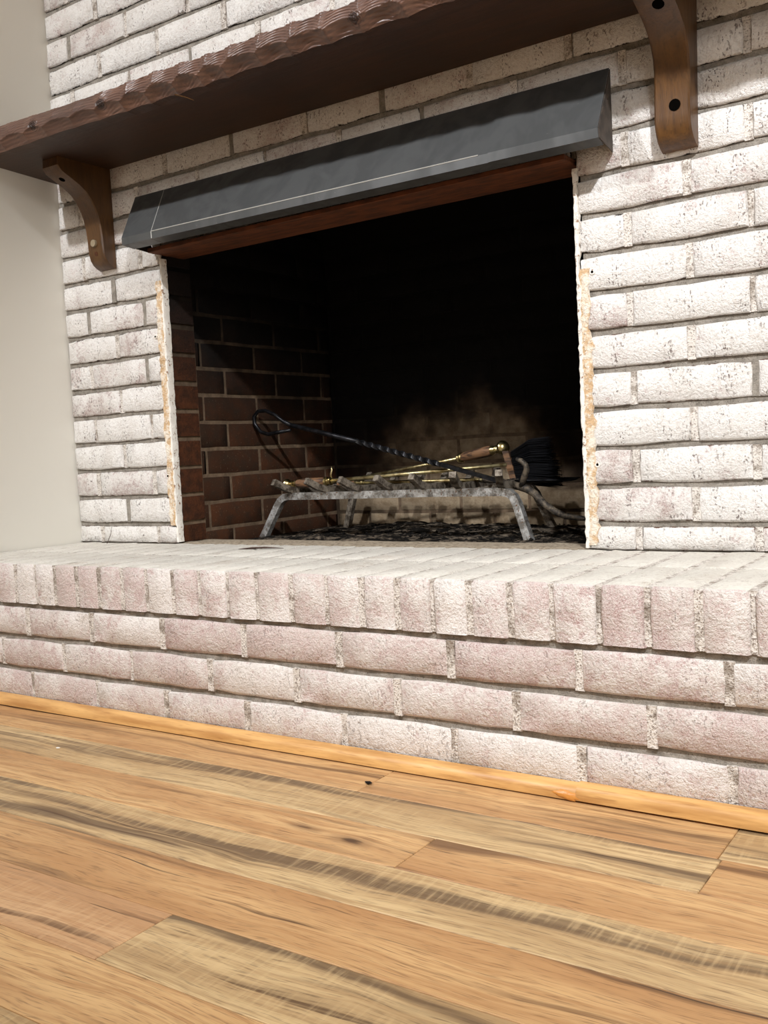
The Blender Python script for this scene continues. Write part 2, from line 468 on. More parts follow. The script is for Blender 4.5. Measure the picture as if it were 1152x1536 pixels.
# ------------------------------------------------------------------ mesh helpers
class MB:
    def __init__(self):
        self.v = []; self.f = []; self.mi = []; self.cur = 0

    def add(self, vs, fs):
        o = len(self.v)
        self.v += [tuple(x) for x in vs]
        for q in fs:
            self.f.append([i + o for i in q]); self.mi.append(self.cur)
        return self

    def box(self, x0, x1, y0, y1, z0, z1):
        vs = [(x, y, z) for x in (x0, x1) for y in (y0, y1) for z in (z0, z1)]
        return self.add(vs, [(0, 1, 3, 2), (4, 6, 7, 5), (0, 4, 5, 1), (2, 3, 7, 6), (0, 2, 6, 4), (1, 5, 7, 3)])

    def cbox(self, x0, x1, y0, y1, z0, z1, b):
        """box with chamfered edges"""
        X, Y, Z = (x0, x1), (y0, y1), (z0, z1)
        vs = []; idx = {}
        for i in (0, 1):
            for j in (0, 1):
                for k in (0, 1):
                    sx = b if i == 0 else -b; sy = b if j == 0 else -b; sz = b if k == 0 else -b
                    idx[i, j, k, 'x'] = len(vs); vs.append((X[i], Y[j] + sy, Z[k] + sz))
                    idx[i, j, k, 'y'] = len(vs); vs.append((X[i] + sx, Y[j], Z[k] + sz))
                    idx[i, j, k, 'z'] = len(vs); vs.append((X[i] + sx, Y[j] + sy, Z[k]))
        fs = []
        for i in (0, 1):
            fs.append([idx[i, 0, 0, 'x'], idx[i, 1, 0, 'x'], idx[i, 1, 1, 'x'], idx[i, 0, 1, 'x']][::(1 if i else -1)])
            fs.append([idx[0, i, 0, 'y'], idx[1, i, 0, 'y'], idx[1, i, 1, 'y'], idx[0, i, 1, 'y']][::(-1 if i else 1)])
            fs.append([idx[0, 0, i, 'z'], idx[1, 0, i, 'z'], idx[1, 1, i, 'z'], idx[0, 1, i, 'z']][::(1 if i else -1)])
        for i in (0, 1):
            for j in (0, 1):
                s = (i + j) % 2
                q = [idx[i, j, 0, 'x'], idx[i, j, 0, 'y'], idx[i, j, 1, 'y'], idx[i, j, 1, 'x']]
                fs.append(q if s == 0 and False else (q[::-1] if s == 0 else q))
                q = [idx[i, 0, j, 'x'], idx[i, 0, j, 'z'], idx[i, 1, j, 'z'], idx[i, 1, j, 'x']]
                fs.append(q if s == 0 else q[::-1])
                q = [idx[0, i, j, 'y'], idx[0, i, j, 'z'], idx[1, i, j, 'z'], idx[1, i, j, 'y']]
                fs.append(q[::-1] if s == 0 else q)
                for k in (0, 1):
                    t = [idx[i, j, k, 'x'], idx[i, j, k, 'y'], idx[i, j, k, 'z']]
                    fs.append(t if (i + j + k) % 2 == 1 else t[::-1])
        return self.add(vs, fs)

    def sweep(self, pts, rad, n=8, twist=0.0, phase=0.0, flat=1.0, cap=True):
        pts = [Vector(p) for p in pts]
        if not hasattr(rad, '__len__'): rad = [rad] * len(pts)
        t0 = (pts[1] - pts[0]).normalized()
        up = Vector((0, 0, 1)) if abs(t0.z) < 0.9 else Vector((0, 1, 0))
        u = t0.cross(up).normalized()
        rings = []
        for i, p in enumerate(pts):
            a = pts[max(i - 1, 0)]; b = pts[min(i + 1, len(pts) - 1)]
            t = (b - a).normalized()
            u = (u - t * u.dot(t)).normalized(); w = t.cross(u)
            ring = []
            for k in range(n):
                an = 2 * math.pi * k / n + phase + twist * i
                ring.append(p + (u * math.cos(an) + w * math.sin(an) * flat) * rad[i])
            rings.append(ring)
        vs = [v for r_ in rings for v in r_]
        fs = []
        for i in range(len(pts) - 1):
            for k in range(n):
                k2 = (k + 1) % n
                fs.append((i * n + k, i * n + k2, (i + 1) * n + k2, (i + 1) * n + k))
        if cap:
            fs.append(tuple(range(n))[::-1]); fs.append(tuple((len(pts) - 1) * n + k for k in range(n)))
        return self.add(vs, fs)

    def lathe(self, a, b, prof, n=14):
        """profile [(t along a->b in metres, radius)]"""
        a = Vector(a); b = Vector(b); d = (b - a).normalized()
        return self.sweep([a + d * t for t, _ in prof], [max(r_, 1e-4) for _, r_ in prof], n)

    def build(self, name, mats, parent=None, smooth=False, angle=40):
        me = bpy.data.meshes.new(name)
        me.from_pydata(self.v, [], self.f)
        me.update()
        if not isinstance(mats, (list, tuple)): mats = [mats]
        for mm in mats: me.materials.append(mm)
        if len(mats) > 1: me.polygons.foreach_set('material_index', self.mi)
        if smooth:
            me.polygons.foreach_set('use_smooth', [True] * len(me.polygons))
            if angle:
                me.set_sharp_from_angle(angle=math.radians(angle))
        o = bpy.data.objects.new(name, me)
        col.objects.link(o)
        if parent is not None: o.parent = parent
        return o


def tag(o, label, cat, kind=None, group=None):
    o['label'] = label; o['category'] = cat
    if kind: o['kind'] = kind
    if group: o['group'] = group
    return o


def empty(name, loc, label, cat, group=None):
    o = bpy.data.objects.new(name, None); col.objects.link(o)
    o.location = loc
    o.empty_display_size = 0.05
    return tag(o, label, cat, None, group)


def part(mb, name, mats, parent, smooth=False, angle=40):
    """a child mesh given in world coordinates"""
    o = mb.build(name, mats, None, smooth, angle)
    o.parent = parent
    loc = parent.location
    o.location = (-loc[0], -loc[1], -loc[2])
    return o


def inst(name, me, parent, loc, scale=(1, 1, 1), mat=None):
    """a piece sharing mesh data"""
    o = bpy.data.objects.new(name, me); col.objects.link(o)
    o.parent = parent
    o.location = Vector(loc) - parent.location
    o.scale = scale
    if mat is not None:
        o.material_slots[0].link = 'OBJECT'; o.material_slots[0].material = mat
    return o


# ---- brick pieces: unit = real size, origin at the centre of the front face, front towards -y
def brick_mesh(name, L, H, D, mat, seed, wear=0.0016, bev=0.0045, nx=4, nz=2):
    rg = random.Random(seed)
    mb = MB()
    j = lambda s: rg.uniform(-s, s)
    xs = [-L / 2 + bev + (L - 2 * bev) * i / nx for i in range(nx + 1)]
    zs = [-H / 2 + bev + (H - 2 * bev) * i / nz for i in range(nz + 1)]
    vs = []; fs = []; g = {}
    for i, x in enumerate(xs):
        for k, z in enumerate(zs):
            rim = i in (0, nx) or k in (0, nz)
            g[i, k] = len(vs)
            vs.append((x + j(wear), (abs(j(wear)) if rim else j(wear * 0.6)), z + j(wear)))
    for i in range(nx):
        for k in range(nz):
            fs.append((g[i, k], g[i + 1, k], g[i + 1, k + 1], g[i, k + 1]))
    loop = [(i, 0) for i in range(nx)] + [(nx, k) for k in range(nz)] + [(i, nz) for i in range(nx, 0, -1)] + [(0, k) for k in range(nz, 0, -1)]
    ring1 = []; ring2 = []
    for (i, k) in loop:
        x = xs[i] + (-bev if i == 0 else bev if i == nx else 0)
        z = zs[k] + (-bev if k == 0 else bev if k == nz else 0)
        if (i in (0, nx)) and (k in (0, nz)):
            x -= math.copysign(bev * 0.35, x); z -= math.copysign(bev * 0.35, z)
        x += j(wear); z += j(wear)
        ring1.append(len(vs)); vs.append((x, bev + abs(j(wear)), z))
        ring2.append(len(vs)); vs.append((x, D, z))
    nl = len(loop)
    for a in range(nl):
        b = (a + 1) % nl
        fs.append((g[loop[b]], g[loop[a]], ring1[a], ring1[b]))
        fs.append((ring1[b], ring1[a], ring2[a], ring2[b]))
    mb.add(vs, fs)
    me_o = mb.build(name, mat, None, True, 60)
    me = me_o.data
    bpy.data.objects.remove(me_o)
    return me


JT = 0.010       # joint width
HC = 0.0677      # course height
rnd = random.Random(3)

# ------------------------------------------------------------------ room shell
X0, X1, Y0 = -2.4, 4.6, -5.2
floor = MB()
floor.box(X0, X1, -1.95, -0.40, -0.06, -0.0022)
floor.box(X0, X1, Y0, -1.95, -0.06, 0.0)
floor.box(X0, 0.0, -0.40, 0.12, -0.06, 0.0)
floor.box(2.5, X1, -0.40, 0.12, -0.06, 0.0)
floor = tag(floor.build('floor', M['floor_warm']), 'warm brown wood-look laminate plank floor', 'floor', 'structure')

BASE_RAW = 0.0
o = MB().box(X0, X1, Y0, 0.12, CEIL, CEIL + 0.05).build('ceiling', M['ceiling'])
tag(o, 'plain white ceiling above the fireplace room', 'ceiling', 'structure')
o = MB().box(-0.10, 0.0, -1.10, 0.12, 0.0, CEIL).build('wall_left', M['wall_paint'])
tag(o, 'off-white painted side wall meeting the left edge of the brick', 'wall', 'structure')
wl = o
o = MB().box(X0, -0.10, 0.0, 0.12, 0.0, CEIL).build('wall_back_left', M['wall_paint'])
tag(o, 'off-white painted wall running on left beyond the side wall', 'wall', 'structure')
o = MB().box(2.5, X1, 0.02, 0.12, 0.0, CEIL).build('wall_back_right', M['wall_paint'])
tag(o, 'off-white painted wall running on right beyond the brick', 'wall', 'structure')
o = MB().box(X1, X1 + 0.1, Y0, 0.12, 0.0, CEIL).build('wall_right', M['wall_paint'])
tag(o, 'off-white painted wall on the far right of the room', 'wall', 'structure')
o = MB().box(X0 - 0.1, X0, Y0, 0.12, 0.0, CEIL).build('wall_far_left', M['wall_paint'])
tag(o, 'off-white painted wall on the far left of the room', 'wall', 'structure')
o = MB().box(X0, X1, Y0 - 0.1, Y0, 0.0, CEIL).build('wall_front', M['wall_paint'])
tag(o, 'off-white painted wall opposite the fireplace', 'wall', 'structure')

# ---- floor planks (laminate strips), real thin boards with tiny bevels
ROWS = [-0.404, -0.518, -0.616, -0.714, -0.816, -0.926, -1.034, -1.134, -1.236, -1.338, -1.44, -1.542, -1.644, -1.746, -1.848, -1.95]
ENDS = {0: [1.232, 1.752], 1: [1.757], 2: [1.425], 3: [0.3, 2.1], 4: [0.25, 2.12], 5: [1.272], 6: [0.7, 2.0]}
KIND = ['warm', 'grey', 'warm', 'grey', 'warm', 'pale', 'warm', 'grey']
gap = 0.0006
for i in range(len(ROWS) - 1):
    y1, y0 = ROWS[i], ROWS[i + 1]
    ends = ENDS.get(i, [(0.37 * i) % 1.2, (0.37 * i) % 1.2 + 1.2])
    xs = sorted(set([X0] + [e for e in ends] + [X1]))
    full = [xs[0]]
    for e in xs[1:]:
        while e - full[-1] > 1.9: full.append(full[-1] + 1.25 if e - full[-1] > 2.5 else (full[-1] + e) / 2)
        full.append(e)
    for k in range(len(full) - 1):
        kd = KIND[i % len(KIND)]
        if i == 0 and full[k] == 1.752: kd = 'grey'
        if i == 1 and full[k] == 1.757: kd = 'warm'
        if i == 5 and full[k] == 1.272: kd = 'grey'
        if i == 2 and full[k] == 1.425: kd = 'warm'
        mb = MB().cbox(full[k] + gap, full[k + 1] - gap, y0 + gap, y1 - gap, -0.01, 0.0, 0.0009)
        mb.build('plank', M['floor_' + kd], floor)

# ------------------------------------------------------------------ brick fireplace wall
W1 = 0.3477                     # first bed joint above the hearth
HH = 0.3014                     # hearth top
OPL, OPR, OPT = 0.356, 1.397, 0.985
ODD = [0.0, 0.086, 0.289, 0.490, 0.691, 0.889, 1.088, 1.284, 1.487, 1.690, 1.893, 2.096, 2.299, 2.5]
EVEN = [0.0, 0.188, 0.390, 0.597, 0.8027, 0.9986, 1.195, 1.391, 1.590, 1.792, 1.995, 2.198, 2.401, 2.5]
REC = 0.0080
mb = MB()
mb.box(0.0, OPL - 0.006, REC, 0.020, HH - 0.02, OPT + 0.01)
mb.box(OPR + 0.006, 2.5, REC, 0.020, HH - 0.02, OPT + 0.01)
mb.cur = 1
mb.box(0.0, OPL - 0.006, 0.020, 0.105, HH - 0.02, OPT + 0.01)
mb.box(OPR + 0.006, 2.5, 0.020, 0.105, HH - 0.02, OPT + 0.01)
mb.cur = 0
mb.box(0.0, 2.5, REC, 0.105, OPT + 0.01, CEIL)
wall = tag(mb.build('wall_back', [M['mortar'], M['fire_mortar']]), 'whitewashed brick chimney wall surrounding the dark fireplace opening', 'wall', 'structure')

STR = [brick_mesh('brick', 0.193, 0.0577, 0.098, M['brick_wall'], 100 + i) for i in range(8)]
HALF = [brick_mesh('brick', 0.092, 0.0577, 0.098, M['brick_wall'], 120 + i, nx=2) for i in range(4)]
heads = MB()
heads_rnd = random.Random(9)
upper = MB()
TOPVIEW = 1.72


def wall_piece(xa, xb, za, zb, target=None):
    L = xb - xa; Hh = zb - za
    if L < 0.012: return
    src = STR if L > 0.13 else HALF
    me = rnd.choice(src)
    bl = 0.193 if src is STR else 0.092
    inst('brick', me, wall, ((xa + xb) / 2, rnd.uniform(-0.0012, 0.0012), (za + zb) / 2), (L / bl, 1, Hh / 0.0577))


r_ = 1
while True:
    za = HH if r_ == 1 else W1 + (r_ - 2) * HC
    zb = W1 + (r_ - 1) * HC
    if za > CEIL - 0.02: break
    zb2 = min(zb, CEIL)
    js = ODD if r_ % 2 else EVEN
    segs = [(js[i], js[i + 1]) for i in range(len(js) - 1)]
    za_, zb_ = (za if r_ == 1 else za + JT * 0.43), zb2 - JT * 0.43
    for (a, b) in segs:
        a_ = a + (JT / 2 if a > 0 else 0.001) + rnd.uniform(-0.0015, 0.0015)
        b_ = b - (JT / 2 if b < 2.5 else 0) + rnd.uniform(-0.0015, 0.0015)
        pieces = []
        if za_ < OPT - 0.012:
            top = zb_
            if a_ < OPL: pieces.append((a_, min(b_, OPL), za_, top))
            if b_ > OPR: pieces.append((max(a_, OPR), b_, za_, top))
            if zb_ > OPT + 0.02:
                lo, hi = max(a_, OPL + 0.008), min(b_, OPR - 0.008)
                if hi - lo > 0.02: pieces.append((lo, hi, OPT + 0.012, top))
        else:
            pieces.append((a_, b_, za_, zb_))
        for (p0, p1, q0, q1) in pieces:
            if za_ > TOPVIEW:
                upper.cbox(p0, p1, 0.0, 0.098, q0, q1, 0.003)
            else:
                wall_piece(p0, p1, q0, q1)
    for a in js[1:-1]:
        inside = OPL - 0.004 < a < OPR + 0.004 and za_ < OPT
        if inside or za_ > TOPVIEW: continue
        dpt = rnd.choice([0.002, 0.003, 0.004, 0.005, 0.006])
        heads.cur = 1 if heads_rnd.random() < 0.12 else 0
        heads.box(a - JT / 2 - 0.002, a + JT / 2 + 0.002, dpt, 0.05, za_ + 0.001, zb_ - 0.001)
    r_ += 1
heads.build('head_joint_mortar', [M['mortar_painted'], M['mortar']], wall)['kind'] = 'stuff'
u = upper.build('upper_brick_courses', M['brick_wall'], wall)
u['kind'] = 'stuff'


def ragged_strip(x_in, x_out, z0, z1, y_front, y_back, amp, seed, nz=60):
    """ragged vertical strip of old mortar left on the brick beside the opening"""
    rg = random.Random(seed)
    mb = MB(); vs = []; fs = []
    for i in range(nz + 1):
        z = z0 + (z1 - z0) * i / nz
        a = x_in + amp * (noise.noise(Vector((seed, z * 22, 0))) + 0.6 * rg.uniform(-1, 1))
        b = x_out + amp * 0.35 * (noise.noise(Vector((seed + 5, z * 40, 0))) + rg.uniform(-1, 1))
        yf = y_front + rg.uniform(-0.0012, 0.0012)
        vs += [(a, y_back, z), (a + (b - a) * 0.12, yf, z), (a + (b - a) * 0.85, yf, z), (b, yf + 0.001, z), (b, y_back + 0.012, z)]
    for i in range(nz):
        for k in range(4):
            q = (i * 5 + k, i * 5 + k + 1, (i + 1) * 5 + k + 1, (i + 1) * 5 + k)
            fs.append(q)
    return mb.add(vs, fs)


o = ragged_strip(0.3355, 0.3585, 0.345, 0.925, -0.0022, 0.003, 0.006, 1).build('mortar_residue', M['residue'], wall, True, 60)
o = ragged_strip(0.3575, 0.3620, 0.305, 0.975, -0.0030, 0.004, 0.003, 2, 90).build('paint_edge', M['paint_edge'], wall, True, 60)
o = ragged_strip(1.4165, 1.397, 0.31, 0.80, -0.0022, 0.003, 0.006, 3).build('mortar_residue', M['residue'], wall, True, 60)
o = ragged_strip(1.400, 1.392, 0.305, 0.975, -0.0030, 0.004, 0.003, 4, 90).build('paint_edge', M['paint_edge'], wall, True, 60)

for (px, py) in ((888.5, 408), (896.5, 697), (233.5, 505), (252, 714)):
    c = at(px, py, -0.001)
    mb = MB()
    mb.sweep([c + Vector((0, 0.004, 0)), c + Vector((0, -0.0012, 0))], [0.0062, 0.0046], 10)
    a_ = part(mb, 'screw_anchor', M['paint_edge'], wall)
    hm = MB().sweep([c + Vector((0, 0.004, 0)), c + Vector((0, -0.0016, 0))], 0.0024, 8)
    h_ = hm.build('screw_hole', M['hole'], a_)

# ------------------------------------------------------------------ raised hearth
D = 0.4036
hearth = MB()
hearth.box(0.001, 2.5, -D + 0.0080, 0.1, 0.0, HH - 0.0022)
hearth = tag(hearth.build('raised_hearth', M['mortar']), 'raised whitewashed brick hearth with pinkish front below the fireplace', 'hearth')
ZBC, ZAB, ZRA = 0.0785, 0.1462, 0.2139
JA = [0.001, 0.117, 0.3194, 0.5205, 0.7173, 0.9182, 1.1256, 1.3334, 1.5375, 1.7409, 1.944, 2.147, 2.35, 2.5]
JB = [0.001, 0.022, 0.225, 0.4275, 0.6269, 0.8331, 1.0324, 1.2346, 1.4397, 1.6386, 1.842, 2.045, 2.248, 2.5]
HB = [brick_mesh('brick', 0.193, 0.0577, 0.10, M['brick_hearth'], 200 + i) for i in range(8)]
HB2 = [brick_mesh('brick', 0.092, 0.0577, 0.10, M['brick_hearth'], 220 + i, nx=2) for i in range(4)]
hj = MB()
for (zb_, zt_, js) in ((0.0105, ZBC, JA), (ZBC, ZAB, JB), (ZAB, ZRA, JA)):
    for i in range(len(js) - 1):
        a_, b_ = js[i] + JT * 0.4, js[i + 1] - JT * 0.4
        L = b_ - a_
        if L < 0.01: continue
        src, bl = (HB, 0.193) if L > 0.13 else (HB2, 0.092)
        inst('brick', rnd.choice(src), hearth, ((a_ + b_) / 2, -D + rnd.uniform(-0.001, 0.001), (zb_ + zt_) / 2),
             (L / bl, 1, (zt_ - zb_ - JT) / 0.0577))
        if 0 < i:
            dpt = rnd.choice([0.001, 0.002, 0.003, 0.004, 0.005])
            hj.box(js[i] - 0.007, js[i] + 0.007, -D + dpt, -D + 0.03, zb_ + JT / 2, zt_ - JT / 2)
# rowlock course on edge, two ranks deep; tops form the hearth surface
JR = [0.001, 0.027, 0.0925, 0.158, 0.2235, 0.2892, 0.3543, 0.4173, 0.4832, 0.5505, 0.6152, 0.6812, 0.7530, 0.8177, 0.886, 0.9549, 1.0304, 1.1048, 1.1752, 1.2424, 1.3053,
      1.3697, 1.4364, 1.5006, 1.5696, 1.6376, 1.7054, 1.7724]
while JR[-1] < 2.43: JR.append(JR[-1] + 0.067)
JR.append(2.5)


def rowlock_mesh(seed, mats):
    """brick on edge: painted top and pinkish front, origin at front bottom centre"""
    rg = random.Random(seed)
    L, Hh, Dp, bv = 0.058, 0.083, 0.194, 0.004
    j = lambda s: rg.uniform(-s, s)
    w = 0.0014
    mb = MB()
    # cross-section in y-z swept over x stations
    prof = [(Dp, 0), (0.0, 0.0), (0.0, bv), (-0.0006, Hh * 0.5), (0.0, Hh - bv), (bv * 0.9, Hh), (Dp * 0.5, Hh), (Dp, Hh)]
    st = [-L / 2, -L / 2 + bv, 0, L / 2 - bv, L / 2]
    vs = []
    for i, x in enumerate(st):
        ed = i in (0, 4)
        for (y, z) in prof:
            yy = y + (bv * 0.8 if ed and y < 0.05 else 0) + (j(w) if y < Dp * 0.9 else 0)
            zz = z - (bv * 0.5 if ed and z > Hh * 0.9 else 0) + (j(w * 0.6) if z > 0.01 else 0)
            vs.append((x + j(w), yy, zz))
    m_ = len(prof); fs = []; mi = []
    for i in range(4):
        for k in range(m_ - 1):
            fs.append((i * m_ + k, i * m_ + k + 1, (i + 1) * m_ + k + 1, (i + 1) * m_ + k)[::-1])
            mi.append(1 if k >= 5 else 0)
    fs.append(tuple(range(m_))[::1]); mi.append(0)
    fs.append(tuple(4 * m_ + k for k in range(m_))[::-1]); mi.append(0)
    mb.add(vs, fs); mb.mi = mi
    o = mb.build('brick', mats, None, True, 55)
    me = o.data; bpy.data.objects.remove(o)
    return me


RL = [rowlock_mesh(300 + i, [M['brick_hearth'], M['brick_top']]) for i in range(8)]
RLT = [rowlock_mesh(320 + i, [M['brick_top'], M['brick_top']]) for i in range(6)]
for i in range(len(JR) - 1):
    a_, b_ = JR[i] + 0.0045, JR[i + 1] - 0.0045
    L = b_ - a_
    if L < 0.01: continue
    inst('brick', rnd.choice(RL), hearth, ((a_ + b_) / 2, -D + rnd.uniform(-0.0012, 0.0012), ZRA + 0.005), (L / 0.058, 1, (HH - ZRA - 0.005) / 0.083))
    if i:
        dpt = rnd.choice([0.0015, 0.0025, 0.004, 0.005])
        hj.box(JR[i] - 0.006, JR[i] + 0.006, -D + dpt, -0.2, ZRA + 0.006, HH - rnd.uniform(0.0010, 0.0022))
for i in range(len(JR) - 1):
    a_, b_ = JR[i] + 0.003, JR[i + 1] - 0.003
    L = b_ - a_
    if L < 0.01: continue
    inst('brick', rnd.choice(RLT), hearth, ((a_ + b_) / 2, -D + 0.203, ZRA + 0.005), (L / 0.058, 1.025, (HH - ZRA - 0.005) / 0.083))
    if i:
        hj.box(JR[i] - 0.006, JR[i] + 0.006, -D + 0.2, 0.0, ZRA + 0.006, HH - 0.0011)
hj.box(0.001, 2.5, -D + 0.192, -D + 0.206, ZRA + 0.006, HH - 0.0014)
hj.build('head_joint_mortar', M['mortar_painted'], hearth)['kind'] = 'stuff'
# smeared mortar apron across the opening and up to the ash
ap = MB()
vs = []; fs = []
nx, ny = 70, 12
for i in range(nx + 1):
    for k in range(ny + 1):
        x = OPL + 0.003 + (OPR - OPL - 0.006) * i / nx
        y = -0.012 + 0.14 * k / ny
        e = min(1, k / 3.0) * min(1, (ny - k) / 3.0)
        z = HH - 0.003 + 0.004 * e + 0.0022 * e * noise.noise(Vector((x * 22, y * 22, 3))) - (0.016 if k == ny else 0)
        vs.append((x, y + (0.012 * noise.noise(Vector((x * 14, 0, 7))) if k == ny else 0), z))
for i in range(nx):
    for k in range(ny):
        q = i * (ny + 1) + k
        fs.append((q, q + ny + 1, q + ny + 2, q + 1))
ap.add(vs, fs).build('mortar_apron', M['dust'], hearth, True, 0)

# ---- quarter-round trim at the hearth foot
def quarter(x0, x1, r, square, name, label, z0=0.0):
    prof = [(0, 0)]
    for k in range(9):
        a_ = math.pi / 2 * k / 8
        ca, sa = math.cos(a_), math.sin(a_)
        e = (abs(ca) ** square + abs(sa) ** square) ** (-1.0 / square)
        prof.append((-r * ca * e, r * sa * e * 1.05))
    mb = MB(); vs = []; fs = []
    ns = max(2, int((x1 - x0) / 0.05))
    for i in range(ns + 1):
        x = x0 + (x1 - x0) * i / ns
        wob = 0.0008 * noise.noise(Vector((x * 3, 5, 0)))
        for (y, z) in prof: vs.append((x, -D - 0.0005 + y + wob, z0 + z))
    m_ = len(prof)
    for i in range(ns):
        for k in range(m_):
            k2 = (k + 1) % m_
            fs.append((i * m_ + k, i * m_ + k2, (i + 1) * m_ + k2, (i + 1) * m_ + k))
    fs.append(tuple(range(m_))[::-1]); fs.append(tuple(ns * m_ + k for k in range(m_)))
    o = mb.add(vs, fs).build(name, M['trim'], None, True, 50)
    return tag(o, label, 'trim', 'structure')


t1 = quarter(0.0, 1.535, 0.0195, 2.2, 'trim_1', 'long rounded oak trim strip along the foot of the hearth', 0.0022)
t2 = quarter(1.5355, 2.5, 0.0205, 3.0, 'trim_2', 'squarer oak trim piece at the right end of the hearth foot', 0.0034)
gl = MB()
rg = random.Random(17)
ring = []
for k in range(18):
    an = 2 * math.pi * k / 18
    rr = 0.7 + 0.5 * rg.random()
    gx = 1.520 + 0.024 * rr * math.cos(an)
    gz = 0.0095 + 0.0065 * rr * math.sin(an) - 0.10 * (gx - 1.520)
    gz = min(0.0175, max(0.0016, gz))
    ring.append((gx, gz))
def trim_y(z, off): return -D - 0.0005 - math.sqrt(max(1e-6, 0.0195 ** 2 - (z * 0.95) ** 2)) - off
vs = [(gx, trim_y(gz, 0.0002), gz) for gx, gz in ring] + [(1.52 + (gx - 1.52) * 0.7, trim_y(0.0095 + (gz - 0.0095) * 0.7, 0.0022), 0.0095 + (gz - 0.0095) * 0.7) for gx, gz in ring]
vs.append((1.52, trim_y(0.0095, 0.0026), 0.0095))
fs = [(k, (k + 1) % 18, 18 + (k + 1) % 18, 18 + k) for k in range(18)] + [(18 + k, 18 + (k + 1) % 18, 36) for k in range(18)]
gl.add(vs, fs).build('glue_smear', M['glue'], t1, True, 0)
bb = MB().cbox(0.0003, 0.0125, -1.10, -D - 0.022, 0.0005, 0.09, 0.003).build('baseboard_left', M['ceiling'])
tag(bb, 'white baseboard along the foot of the side wall', 'baseboard', 'structure')

# ------------------------------------------------------------------ firebox
FL, FR, FB, FZ = 0.326, 1.425, 0.69, 0.283
mb = MB()
mb.box(FL - 0.07, FL - 0.002, 0.112, FB + 0.07, FZ - 0.05, 1.12)
mb.box(FR + 0.002, FR + 0.07, 0.112, FB + 0.07, FZ - 0.05, 1.12)
mb.box(FL - 0.07, FR + 0.07, FB + 0.002, FB + 0.07, FZ - 0.05, 1.12)
fire = tag(mb.build('firebox', M['fire_mortar']), 'soot-blackened brick firebox recess behind the white brick opening', 'firebox')
IZ = [0.2538 + HC * k for k in range(14)]
FS = [brick_mesh('brick', 0.193, 0.0577, 0.05, M['fire_side'], 400 + i, 0.0008, 0.0018) for i in range(5)]
FK = [brick_mesh('brick', 0.193, 0.0577, 0.05, M['fire_back'], 420 + i, 0.0008, 0.0018) for i in range(5)]
for k in range(13):
    z0, z1 = IZ[k], IZ[k + 1]
    if z1 > 1.13: break
    z0b = max(z0 + 0.004, FZ - 0.01)
    z1b = z1 - 0.004
    par = (k % 2 == 1)      # courses centred at .355, .49, ... carry joints at y=.35
    js = [0.116] + ([0.148, 0.3503, 0.5535] if par else [0.2325, 0.4357, 0.6389]) + [FB]
    for i in range(len(js) - 1):
        a_, b_ = js[i] + (0.004 if i else 0), js[i + 1] - 0.004
        if b_ - a_ < 0.012: continue
        for side in (0, 1):
            o = inst('brick', rnd.choice(FS), fire, (0, 0, 0), ((b_ - a_) / 0.193, 1, (z1b - z0b) / 0.0577))
            o.location = ((FL if side == 0 else FR) + rnd.uniform(-0.001, 0.001), (a_ + b_) / 2, (z0b + z1b) / 2)
            o.rotation_euler = (0, 0, math.pi / 2 if side == 0 else -math.pi / 2)
    js = [FL] + ([0.547, 0.748, 0.955, 1.155, 1.355] if par else [0.440, 0.648, 0.8516, 1.053, 1.256]) + [FR]
    for i in range(len(js) - 1):
        a_, b_ = js[i] + 0.004, js[i + 1] - 0.004
        inst('brick', rnd.choice(FK), fire, ((a_ + b_) / 2, FB + rnd.uniform(-0.001, 0.001), (z0b + z1b) / 2), ((b_ - a_) / 0.193, 1, (z1b - z0b) / 0.0577))
# smoke chamber closing the top
mb = MB()
mb.add([(0.2, 0.112, 1.0), (1.55, 0.112, 1.0), (1.55, FB + 0.07, 1.0), (0.2, FB + 0.07, 1.0),
        (0.55, 0.12, 1.55), (1.2, 0.12, 1.55), (1.2, 0.35, 1.55), (0.55, 0.35, 1.55)],
       [(0, 1, 5, 4), (1, 2, 6, 5), (2, 3, 7, 6), (3, 0, 4, 7), (4, 5, 6, 7)])
mb.build('smoke_chamber', M['soot'], fire)
mb = MB().box(0.2, 1.55, 0.10, FB + 0.08, FZ - 0.05, FZ)
mb.build('firebox_floor', M['ash'], fire)
o = MB().cbox(OPL + 0.003, OPR - 0.003, -0.040, 0.075, OPT - 0.002, OPT + 0.008, 0.001)
o.box(OPL + 0.003, OPR - 0.003, 0.106, 0.112, OPT + 0.009, OPT + 0.09)
part(o, 'lintel', M['rust'], fire)

# ash bed with charcoal crumbs
mb = MB(); vs = []; fs = []
nx, ny = 90, 44
for i in range(nx + 1):
    for k in range(ny + 1):
        x = FL + 0.012 + (FR - FL - 0.024) * i / nx
        y = 0.135 + (FB - 0.15) * k / ny
        e = min(1, k / 6.0) * min(1, (ny - k) / 3.0) * min(1, i / 8.0) * min(1, (nx - i) / 6.0)
        hgt = 0.010 * (0.6 + noise.noise(Vector((x * 5, y * 7, 1)))) + 0.006 * noise.noise(Vector((x * 30, y * 30, 2))) + 0.003 * noise.noise(Vector((x * 90, y * 90, 4)))
        vs.append((x, y, FZ - 0.002 + max(0.0, 0.004 + hgt) * e))
for i in range(nx):
    for k in range(ny):
        q = i * (ny + 1) + k
        fs.append((q, q + ny + 1, q + ny + 2, q + 1))
ash = mb.add(vs, fs).build('ash_bed', M['ash'], None, True, 0)
tag(ash, 'bed of black and grey ash under the grate on the firebox floor', 'ash', 'stuff')
cr = MB()
rg = random.Random(11)
